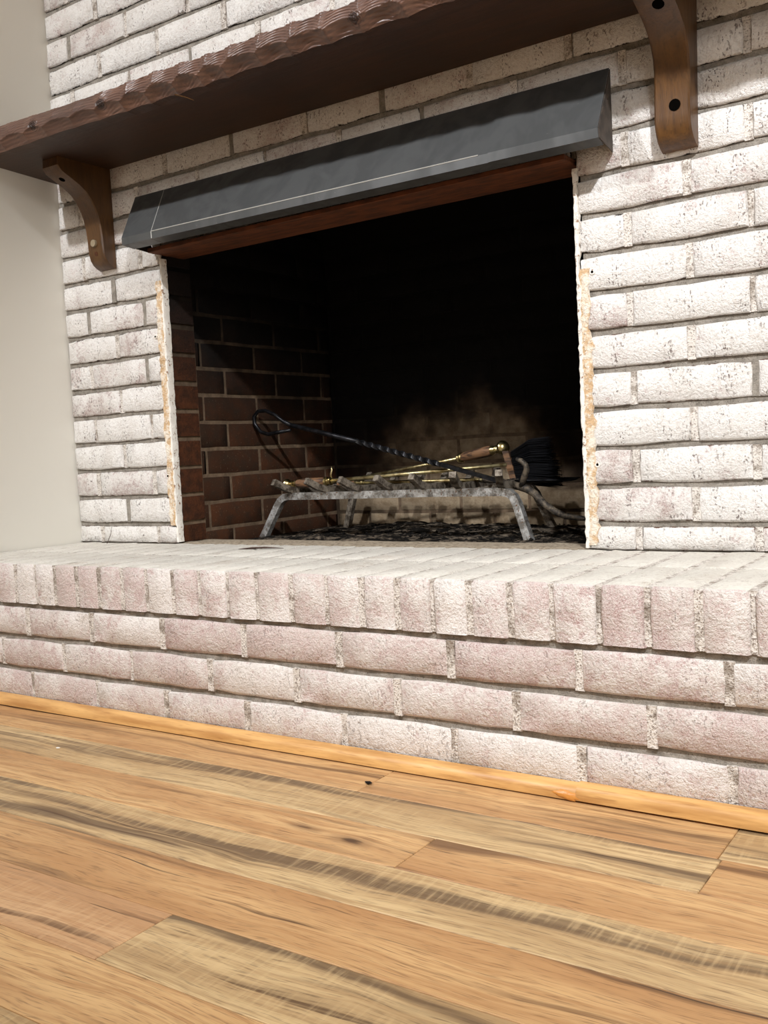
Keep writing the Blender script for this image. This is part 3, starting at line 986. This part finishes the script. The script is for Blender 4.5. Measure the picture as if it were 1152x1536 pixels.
for i in range(420):
    x = rg.uniform(0.50, 1.38); y = 0.24 + 0.40 * rg.random()
    s_ = rg.uniform(0.0015, 0.0055)
    z = FZ + 0.006 + s_ * 0.4
    a0 = rg.uniform(0, 3)
    pts = []
    for q in ((1, 0, 0), (-1, 0, 0), (0, 1, 0), (0, -1, 0), (0, 0, 0.7), (0, 0, -0.7)):
        l_ = s_ * rg.uniform(0.6, 1.3)
        qx = q[0] * math.cos(a0) - q[1] * math.sin(a0); qy = q[0] * math.sin(a0) + q[1] * math.cos(a0)
        pts.append((x + qx * l_ * 1.4, y + qy * l_, z + q[2] * l_))
    cr.add(pts, [(0, 2, 4), (2, 1, 4), (1, 3, 4), (3, 0, 4), (2, 0, 5), (1, 2, 5), (3, 1, 5), (0, 3, 5)])
c_ = cr.build('charcoal_crumbs', M['char'])
tag(c_, 'scattered black charcoal crumbs lying in the ash', 'charcoal', 'stuff')

# ------------------------------------------------------------------ black smoke hood over the opening
hood = empty('smoke_hood', (0.88, 0, 0.992), 'dark grey sloped metal smoke hood above the fireplace opening', 'smoke hood')


def lerp(a, b, t): return a + (b - a) * t


def hood_pt(s, row):
    """s 0..1 left to right; row 0 top edge, 1 fold, 2 lip bottom, 3 return"""
    top = (lerp(0.293, 1.467, s), -0.0035, 1.127)
    fold = (lerp(0.351, 1.474, s), lerp(-0.106, -0.084, s), 1.007)
    lip = (lerp(0.352, 1.475, s), lerp(-0.1065, -0.0845, s), 0.9925)
    ret = (lerp(0.350, 1.470, s), lerp(-0.070, -0.050, s), 0.990)
    return (top, fold, lip, ret)[row]


def hood_panel(s0, s1, lift):
    mb = MB(); vs = []; fs = []
    ns = 8
    for i in range(ns + 1):
        s = lerp(s0, s1, i / ns)
        for row in range(4):
            x, y, z = hood_pt(s, row)
            vs.append((x, y - lift, z))
    for i in range(ns):
        for k in range(3):
            q = i * 4 + k
            fs.append((q, q + 1, q + 5, q + 4))
    mb.add(vs, fs)
    o = part(mb, 'hood_panel', M['hood'], hood, False)
    sm_ = o.modifiers.new('thickness', 'SOLIDIFY'); sm_.thickness = 0.0016; sm_.offset = 1.0
    return o


sL, sR = 0.083, 0.826
hood_panel(0.0, sL - 0.0006, 0.0004)
mid_panel = hood_panel(sL + 0.0006, sR, 0.0)
hood_panel(sR - 0.004, 1.0, 0.0024)
# thin pale beads along the seam and the fold
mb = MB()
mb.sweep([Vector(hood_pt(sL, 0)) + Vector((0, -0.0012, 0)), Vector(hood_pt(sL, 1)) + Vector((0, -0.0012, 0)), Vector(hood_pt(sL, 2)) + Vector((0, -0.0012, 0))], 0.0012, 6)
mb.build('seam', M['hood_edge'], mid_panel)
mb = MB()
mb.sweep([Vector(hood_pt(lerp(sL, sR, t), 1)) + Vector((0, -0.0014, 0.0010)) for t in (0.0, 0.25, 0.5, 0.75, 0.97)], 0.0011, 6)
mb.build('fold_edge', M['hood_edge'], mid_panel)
for s in (0.0, 1.0):
    a_, b_, c_, d_ = [Vector(hood_pt(s, k)) for k in range(4)]
    e_ = Vector((a_.x if s else lerp(a_.x, c_.x, 0.8), -0.0025, 0.988))
    mb = MB()
    th = 0.003 if s else -0.003
    base = [a_, b_, c_, e_]
    vs = [tuple(v - Vector((th * 0.3, 0, 0))) for v in base] + [tuple(v + Vector((th * 0.3, 0, 0))) for v in base]
    mb.add(vs, [(0, 1, 2, 3), (7, 6, 5, 4), (0, 4, 5, 1), (1, 5, 6, 2), (2, 6, 7, 3), (3, 7, 4, 0)])
    part(mb, 'side_panel', M['hood_side'], hood)

# ------------------------------------------------------------------ mantel shelf
mantel = empty('mantel_shelf', (0.014, 0.0, 1.212), 'thick dark brown mantel shelf with hand-hewn scalloped front edge', 'mantel shelf')
MX0, MX1 = 0.042, 1.93


def mz(x): return 1.2125 - 0.0070 * min(1.0, max(0.0, (x - 0.0) / 1.0)) - 0.002 * max(0, x - 1.0)


MT = 0.052
rg = random.Random(21)
cells = [MX0]
while cells[-1] < MX1:
    cells.append(cells[-1] + rg.uniform(0.062, 0.085))
low = [MX0 - 0.03]
while low[-1] < MX1:
    low.append(low[-1] + rg.uniform(0.062, 0.09))


def scallop(x, arr):
    for i in range(len(arr) - 1):
        if arr[i] <= x < arr[i + 1]:
            t = (x - arr[i]) / (arr[i + 1] - arr[i])
            return 4 * t * (1 - t), i
    return 0.0, 0


nx, nk = 760, 40
vs = []; fs = []
for i in range(nx + 1):
    x = MX0 + (MX1 - MX0) * i / nx
    amp = 0.30 + 0.70 * min(1, max(0, (x - 0.42) / 0.16))
    su, iu = scallop(x, cells); sl, il = scallop(x, low)
    zb = mz(x)
    rot_dip = 0.005 * noise.noise(Vector((x * 4, 1, 0)))
    edge_up = 0.0022 * amp * su        # the gouge bites the top arris
    edge_lo = 0.010 * amp * sl        # and scallops the bottom arris upward
    for k in range(nk + 1):
        t = k / nk
        zlo = zb + edge_lo * 0.45
        zhi = zb + MT + rot_dip - edge_up
        z = lerp(zlo, zhi, t)
        # two bands: lower bevel gouges, upper vertical gouges
        split = 0.32 + 0.12 * sl
        if t < split:
            q = t / split
            y = -0.262 + 0.022 * (1 - q) * (0.5 + 0.5 * amp) - 0.0015 * amp + 0.006 * amp * sl * (0.3 + 0.7 * math.sin(q * math.pi))
        else:
            q = (t - split) / (1 - split)
            y = -0.265 + 0.0060 * amp * su * (0.6 + 0.4 * math.sin(q * math.pi)) + 0.010 * q * q
        y += 0.0013 * amp * math.sin((z - 0.012 * su) * 1150 + iu * 2.1) * (1 if t > split else 0.6)
        y += 0.004 * noise.noise(Vector((x * 5, z * 9, 2))) * (1.2 - 0.6 * amp)
        vs.append((x, y, z))
row = nk + 1
for i in range(nx):
    for k in range(nk):
        q = i * row + k
        fs.append((q, q + row, q + row + 1, q + 1))
mb = MB().add(vs, fs)
o = part(mb, 'hewn_front', M['mantel'], mantel, True, 0)
# board body
bvs = []; bfs = []; bmi = []
nb = 760
for i in range(nb + 1):
    x = MX0 + (MX1 - MX0) * i / nb
    j_ = min(nx, round(i * nx / nb))
    lo_ = vs[j_ * row]; hi_ = vs[j_ * row + nk]
    xe = 0.030 * max(0.0, 1 - (x - MX0) / 0.06)
    bvs += [(x, lo_[1] + 0.0006, lo_[2] + 0.0003), (x - xe * 0.2, -0.215, mz(x)), (x - xe, -0.002, mz(x)), (x - xe, -0.002, mz(x) + MT), (x, hi_[1] + 0.0006, hi_[2] - 0.0003)]
for i in range(nb):
    for k in range(5):
        k2 = (k + 1) % 5
        bfs.append((i * 5 + k, i * 5 + k2, (i + 1) * 5 + k2, (i + 1) * 5 + k))
bfs.append((0, 1, 2, 3, 4)[::-1]); bfs.append(tuple(nb * 5 + k for k in range(5)))
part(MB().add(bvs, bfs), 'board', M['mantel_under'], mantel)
# splinter hanging from the front edge
mb = MB().sweep([(0.685, -0.250, mz(0.7) - 0.001), (0.70, -0.236, mz(0.7) - 0.006), (0.712, -0.226, mz(0.7) - 0.012)], [0.0012, 0.0009, 0.0004], 5)
part(mb, 'splinter', M['corbel'], mantel)


# ------------------------------------------------------------------ mantel brackets
def corbel(x0, x1, ztop, name, label, right):
    root = empty(name, ((x0 + x1) / 2, 0.0, 0.974), label, 'bracket', 'curved brackets under the mantel')
    # side profile (y, z), front from the top nose down to the foot
    prof = [(-0.152, ztop), (-0.156, ztop - 0.020), (-0.148, ztop - 0.031), (-0.121, ztop - 0.044), (-0.100, ztop - 0.054), (-0.080, ztop - 0.067), (-0.066, ztop - 0.083),
            (-0.055, ztop - 0.100), (-0.047, ztop - 0.120), (-0.0415, ztop - 0.142), (-0.039, ztop - 0.165), (-0.0385, ztop - 0.188), (-0.0375, ztop - 0.203),
            (-0.034, ztop - 0.216), (-0.027, ztop - 0.226), (-0.017, ztop - 0.233), (-0.007, ztop - 0.2365), (-0.0015, ztop - 0.237)]
    nn = len(prof)
    xsn = [x0, x0 + 0.003, x1 - 0.003, x1]
    mb = MB(); vs = []; fs = []
    for xi, x in enumerate(xsn):
        ins = 0.003 if xi in (0, 3) else 0.0
        for q, (y, z) in enumerate(prof):
            wv = 0.0022 * math.sin(z * 34 + (1.3 if right else 0)) if right else 0.0008 * math.sin(z * 40)
            lean = (ztop - z) * (-0.02 if right else 0.0)
            vs.append((x + wv + lean, min(-0.001, y + ins * (1 if q > 0 else 0)), z))
        vs.append((x, -0.001, ztop))
    m_ = nn + 1
    for i in range(3):
        for k in range(nn - 1):
            fs.append((i * m_ + k, i * m_ + k + 1, (i + 1) * m_ + k + 1, (i + 1) * m_ + k)[::-1])
        fs.append((i * m_ + nn - 1, i * m_ + nn, (i + 1) * m_ + nn, (i + 1) * m_ + nn - 1)[::-1])
        fs.append((i * m_ + nn, i * m_, (i + 1) * m_, (i + 1) * m_ + nn)[::-1])
    fs.append(tuple(range(m_))[::1]); fs.append(tuple(3 * m_ + k for k in range(m_))[::-1])
    part(mb.add(vs, fs), 'corbel_body', M['corbel'], root, True, 35)
    return root


def face_plug(root, c, nrm, r, mat, name, out=0.0008, oval=1.0):
    nrm = Vector(nrm).normalized()
    c = Vector(c)
    mb = MB().sweep([c - nrm * 0.004, c + nrm * out], r, 14, flat=oval)
    return part(mb, name, mat, root)


zt = mz(0.18) - 0.0005
bl_ = corbel(0.152, 0.207, zt, 'mantel_bracket', 'curved brown wooden bracket beside the white side wall', False)
face_plug(bl_, (0.179, -0.0385, 1.033), (0, -1, 0.0), 0.0085, M['plug'], 'screw_plug', 0.006)
face_plug(bl_, (0.181, -0.0372, 1.008), (0, -1, -0.2), 0.0055, M['rust'], 'screw_plug', 0.0008)
face_plug(bl_, (0.180, -0.123, zt - 0.0425), (0, -0.45, -0.9), 0.0075, M['hole'], 'screw_hole', 0.0006, 1.0)
zt = mz(1.58) - 0.0005
br_ = corbel(1.5575, 1.6155, zt, 'mantel_bracket', 'curved brown wooden bracket right of the smoke hood', True)
face_plug(br_, (1.5863, -0.0392, 1.030), (0, -1, 0.0), 0.0095, M['hole'], 'screw_hole', 0.0005)
face_plug(br_, (1.590, -0.1195, zt - 0.0445), (0, -0.45, -0.9), 0.0095, M['hole'], 'screw_hole', 0.0005)

# ------------------------------------------------------------------ fire grate
GY, GYB = 0.285, 0.515
grate = empty('fire_grate', (0.77, 0.40, FZ), 'grey iron fire grate with upturned bars inside the firebox', 'fire grate')


def bar(name, pts, r, mat, parent=grate, n=4, ph=math.pi / 4):
    return part(MB().sweep(pts, r, n, phase=ph), name, mat, parent)


ZR = 0.394
bar('front_rail', [(0.478, GY, ZR), (0.6, GY, ZR), (0.9, GY, ZR + 0.001), (1.085, GY, ZR)], 0.0125, M['grate'])
bar('leg', [(0.478, GY, ZR), (0.462, GY, ZR - 0.002), (0.448, GY, ZR - 0.010), (0.438, GY - 0.002, ZR - 0.024), (0.388, GY - 0.012, FZ)], 0.0125, M['grate'])
bar('leg', [(1.085, GY, ZR), (1.100, GY, ZR - 0.003), (1.111, GY, ZR - 0.012), (1.119, GY - 0.002, ZR - 0.026), (1.152, GY - 0.014, FZ)], 0.0125, M['grate'])
bar('rear_rail', [(0.535, GYB, ZR), (1.03, GYB, ZR)], 0.0115, M['tine'])
bar('leg', [(0.535, GYB, ZR), (0.520, GYB, ZR - 0.004), (0.510, GYB, ZR - 0.016), (0.478, GYB + 0.006, FZ)], 0.0115, M['tine'])
bar('leg', [(1.03, GYB, ZR), (1.046, GYB, ZR - 0.004), (1.056, GYB, ZR - 0.016), (1.098, GYB + 0.01, FZ)], 0.0115, M['tine'])
TIPX = [0.472, 0.577, 0.679, 0.784, 0.882, 0.990, 1.1045]
BASX = [0.4876, 0.5945, 0.6964, 0.7916, 0.8847, 0.977, 1.0838]
for tx, bx in zip(TIPX, BASX):
    xb = 0.765 + (bx - 0.765) * 0.80
    zt_ = 0.4345 + 0.008 * (tx - 0.6)
    bar('tine', [(tx, 0.228, zt_), (lerp(tx, bx, 0.6), 0.256, 0.418), (bx, GY - 0.004, ZR + 0.016), (bx, GY + 0.03, ZR + 0.0145),
                 (xb, GYB, ZR + 0.0145), (xb, GYB + 0.022, ZR + 0.019), (xb - 0.002, GYB + 0.045, ZR + 0.042)], 0.0112,
        M['tine'])

# ------------------------------------------------------------------ fire tools lying on the grate
# wrought-iron poker with loop handle, twisted shaft and hooked tip
pk = empty('fire_poker', (0.75, 0.35, 0.41), 'black wrought iron poker with loop handle and twisted shaft', 'poker')
P0 = at(437, 638, 0.345); P1 = at(560, 668, 0.345); P2 = at(662, 697, 0.345); P3 = at(752, 722, 0.335); P4 = at(790, 733, 0.325)
loop = [at(436, 645, 0.34), at(420, 648, 0.335), at(403, 651.5, 0.33), at(391, 648, 0.328), at(382, 636, 0.326), at(381, 625, 0.326), at(387, 617, 0.328), at(398, 616, 0.332),
        at(412, 622, 0.338), at(425, 632, 0.343), P0]
part(MB().sweep(loop, [0.004] + [0.0052] * 9 + [0.0056], 8), 'loop_handle', M['iron'], pk, True, 0)
part(MB().sweep([P0, P0.lerp(P1, 0.5), P0.lerp(P1, 0.82)], 0.0062, 8), 'shaft', M['iron'], pk, True, 0)
seg = 64
A_, B_ = P0.lerp(P1, 0.80), P2
part(MB().sweep([A_.lerp(B_, i / seg) for i in range(seg + 1)], 0.0074, 4, twist=math.pi / 2 / 6.0), 'twisted_shaft', M['iron'], pk)
part(MB().sweep([P2, P2.lerp(P3, 0.5), P3, P4], 0.0068, 4, phase=math.pi / 4), 'lower_shaft', M['iron'], pk)
tip = [P3.lerp(P4, 0.3), P4, at(803, 741, 0.318), at(815, 755, 0.312), at(832, 767, 0.305), at(848, 774, 0.30), at(870, 777, 0.295), at(885, 779, 0.29)]
tip_o = part(MB().sweep(tip, [0.008, 0.0095, 0.009, 0.0085, 0.008, 0.007, 0.006, 0.003], 8), 'tip', M['iron_dusty'], pk, True, 0)
hk = [at(783, 730, 0.325), at(786, 716, 0.318), at(790, 704, 0.314), at(788, 697, 0.312), at(781, 691, 0.31), at(774, 688, 0.308)]
MB().sweep(hk, [0.008, 0.0072, 0.0068, 0.0066, 0.006, 0.0035], 8).build('hook', M['iron_dusty'], tip_o, True, 0)

# hearth brush: ball-ended wooden grip at the left, brass shaft, black bristles at the right
bh = empty('hearth_brush', (0.80, 0.33, 0.42), 'fireplace brush with long brass shaft and black bristles on the grate', 'brush')
b0 = at(425, 727, 0.292); b1 = at(497, 721.5, 0.300); b2 = at(760, 697, 0.40)
ax = (b1 - b0).normalized()
Lh = (b1 - b0).length
ball = [(0.0, 0.001), (0.002, 0.008), (0.006, 0.0122), (0.012, 0.0146), (0.017, 0.0136), (0.022, 0.0096), (0.025, 0.0062), (0.027, 0.0075), (0.029, 0.0095), (0.031, 0.0070), (0.034, 0.0068),
        (0.038, 0.0085), (0.041, 0.0112), (0.044, 0.0112), (0.045, 0.0095)]
part(MB().lathe(b0, b1, ball), 'ball_finial', M['brass'], bh, True, 30)
grip = [(0.045, 0.0098), (0.055, 0.0112), (Lh * 0.55, 0.0124), (Lh - 0.03, 0.0108), (Lh - 0.020, 0.0098)]
part(MB().lathe(b0, b1, grip), 'wooden_grip', M['handle_wood'], bh, True, 30)
colr = [(Lh - 0.020, 0.0098), (Lh - 0.018, 0.0118), (Lh - 0.013, 0.0118), (Lh - 0.011, 0.0085), (Lh - 0.006, 0.0082), (Lh - 0.003, 0.0112), (Lh, 0.0108), (Lh + 0.003, 0.005)]
part(MB().lathe(b0, b1, colr), 'collar', M['brass'], bh, True, 30)
part(MB().sweep([at(497, 722, 0.30), at(496, 712, 0.301), at(497.5, 705, 0.302), at(497, 699, 0.303)], [0.003, 0.0034, 0.0028, 0.0006], 8, flat=0.5), 'hanging_hook', M['brass_rod'], bh, True, 0)
part(MB().sweep([b1 - ax * 0.004, b1.lerp(b2, 0.5), b2], [0.0056, 0.0052, 0.0044], 10), 'shaft', M['brass_rod'], bh, True, 0)
q0 = at(766, 676, 0.43); q1 = at(772, 722, 0.43)
mid = (q0 + q1) / 2; upv = (q0 - q1); hl = upv.length; upv.normalize()
rt = Vector((1, 0.02, 0)).normalized(); dv = Vector((0, 1, 0))
blk = MB(); vs = []
for dx in (-0.010, 0.006):
    for du in (-hl / 2, hl / 2):
        for dy in (-0.014, 0.014):
            vs.append(tuple(mid + rt * (dx + 0.006 * (-1 if du > 0 else 1)) + upv * du + dv * dy))
blk.add(vs, [(0, 1, 3, 2), (4, 6, 7, 5), (0, 4, 5, 1), (2, 3, 7, 6), (0, 2, 6, 4), (1, 5, 7, 3)])
block = part(blk, 'brush_block', M['handle_wood'], bh)
br = MB(); rg = random.Random(5)
for i in range(620):
    u_ = rg.uniform(-1, 1); d_ = rg.uniform(-1, 1)
    s_ = mid + rt * 0.004 + upv * (u_ * hl * 0.49) + dv * (d_ * 0.012)
    ln = rg.uniform(0.092, 0.108) * (1.0 - 0.10 * u_)
    e_ = s_ + rt * ln + upv * (u_ * 0.022 + 0.006 + rg.uniform(-0.004, 0.004)) + dv * (d_ * 0.014)
    md = s_.lerp(e_, 0.55) + upv * (0.006 * u_ + 0.004)
    br.sweep([s_, md, e_], [0.0010, 0.0011, 0.0006], 3, cap=False)
o = br.build('bristles', M['bristle'], block)

# second brass tool, grip at the right
tg = empty('fire_tongs', (0.85, 0.50, 0.43), 'brass fire tool with carved wooden grip and ball beside the brush bristles', 'fire tool')
c0 = at(762, 670, 0.46); c1 = at(688, 687.5, 0.49); c2 = at(545, 716, 0.50)
Lh = (c1 - c0).length
ax = (c1 - c0).normalized()
ball = [(0.0, 0.001), (0.003, 0.0105), (0.009, 0.0165), (0.0155, 0.0185), (0.022, 0.0168), (0.027, 0.0115), (0.030, 0.0080), (0.032, 0.0098), (0.035, 0.0108), (0.038, 0.0085), (0.041, 0.0090),
        (0.045, 0.0115), (0.049, 0.0122), (0.051, 0.0105)]
part(MB().lathe(c0, c1, ball), 'ball_finial', M['brass'], tg, True, 30)
grip = [(0.050, 0.0105), (0.058, 0.0130), (Lh * 0.62, 0.0138), (Lh - 0.022, 0.0118), (Lh - 0.014, 0.0105)]
part(MB().lathe(c0, c1, grip), 'wooden_grip', M['handle_wood'], tg, True, 30)
colr = [(Lh - 0.014, 0.0105), (Lh - 0.012, 0.0128), (Lh - 0.008, 0.0130), (Lh - 0.006, 0.0095), (Lh - 0.002, 0.0115), (Lh + 0.001, 0.0100), (Lh + 0.006, 0.0050)]
part(MB().lathe(c0, c1, colr), 'collar', M['brass'], tg, True, 30)
part(MB().sweep([c1 - ax * 0.003, c1.lerp(c2, 0.5), c2], 0.0046, 10), 'shaft', M['brass_rod'], tg, True, 0)
for sgn in (-1, 1):
    part(MB().sweep([c2, c2 + Vector((-0.03, 0.008 * sgn, -0.004)), c2 + Vector((-0.10, 0.012 * sgn, -0.012)), c2 + Vector((-0.13, 0.002 * sgn, -0.014))], 0.0036, 6), 'jaw', M['iron_dusty'], tg, True, 0)

# shovel: brass rod on the bars, flat dark pan at the right
sh = empty('ash_shovel', (0.85, 0.36, 0.41), 'ash shovel with thin brass rod lying low across the grate bars', 'shovel')
d0 = at(508, 726, 0.36); d1 = at(545, 724.5, 0.36); d2 = at(724, 719.5, 0.37)
part(MB().sweep([d0, d0.lerp(d1, 0.7)], [0.0085, 0.0075], 10), 'wooden_grip', M['handle_wood'], sh, True, 30)
Lh = (d1 - d0).length
part(MB().lathe(d0, d1, [(Lh * 0.66, 0.0065), (Lh * 0.7, 0.0092), (Lh * 0.78, 0.0095), (Lh * 0.82, 0.006), (Lh * 0.92, 0.0062), (Lh * 0.96, 0.0088), (Lh, 0.0085), (Lh + 0.004, 0.004)], 12), 'collar', M['brass'], sh, True, 30)
part(MB().sweep([d1, d1.lerp(d2, 0.5), d2], 0.0048, 10), 'shaft', M['brass_rod'], sh, True, 0)
e0 = at(765, 722, 0.40); e1 = at(856, 716.5, 0.42)
pan = MB(); vs = []; fs = []
for i in range(9):
    t = i / 8
    c = e0.lerp(e1, t)
    hw = 0.012 + 0.045 * min(1, t * 3)
    for k in range(7):
        w = -1 + 2 * k / 6
        vs.append((c.x, c.y + w * hw, c.z - 0.006 + 0.012 * abs(w) ** 3 * (1 - 0.6 * t)))
for i in range(8):
    for k in range(6):
        q = i * 7 + k
        fs.append((q, q + 7, q + 8, q + 1))
o = part(pan.add(vs, fs), 'pan', M['iron'], sh, True, 0)
sm_ = o.modifiers.new('thickness', 'SOLIDIFY'); sm_.thickness = 0.002
part(MB().sweep([d2 - (d2 - d1).normalized() * 0.01, d2.lerp(e0, 0.6), e0 + Vector((0.012, 0, -0.003))], [0.006, 0.0065, 0.005], 8), 'neck', M['iron_dusty'], sh, True, 0)

# ------------------------------------------------------------------ small debris
def chip(name, pts, r, mat, label, cat, n=6, flat=0.5):
    o = MB().sweep(pts, r, n, flat=flat).build(name, mat)
    return tag(o, label, cat)


c = Vector((0.70, -0.085, HH + 0.0022))
chip('wood_chip', [c + Vector((-0.06, -0.012, -0.001)), c + Vector((-0.03, -0.004, 0.001)), c + Vector((0.0, 0.0, 0.002)), c + Vector((0.045, 0.012, 0.0))], [0.001, 0.0042, 0.0036, 0.001],
     M['chip'], 'dark sliver of wood lying on the hearth before the opening', 'wood chip')
c = Vector((0.145, -0.035, HH + 0.0015))
chip('wood_splinter', [c, c + Vector((0.003, 0.01, 0.020)), c + Vector((0.004, 0.016, 0.042))], [0.0016, 0.0011, 0.0005], M['chip'], 'thin splinter leaning against the brick at the left hearth corner', 'splinter')
c = Vector((1.232, -0.487, 0.0025))
chip('paint_chip', [c + Vector((-0.008, 0.002, 0)), c, c + Vector((0.007, -0.003, 0.0015))], [0.0015, 0.0045, 0.001], M['char'], 'small dark chip of debris on the floor planks', 'debris')
c = Vector((0.62, -0.575, 0.0012))
chip('paint_fleck', [c + Vector((-0.004, 0, 0)), c, c + Vector((0.004, 0.002, 0))], [0.001, 0.0025, 0.001], M['paint_edge'], 'tiny white paint fleck on the floor near the left', 'debris')
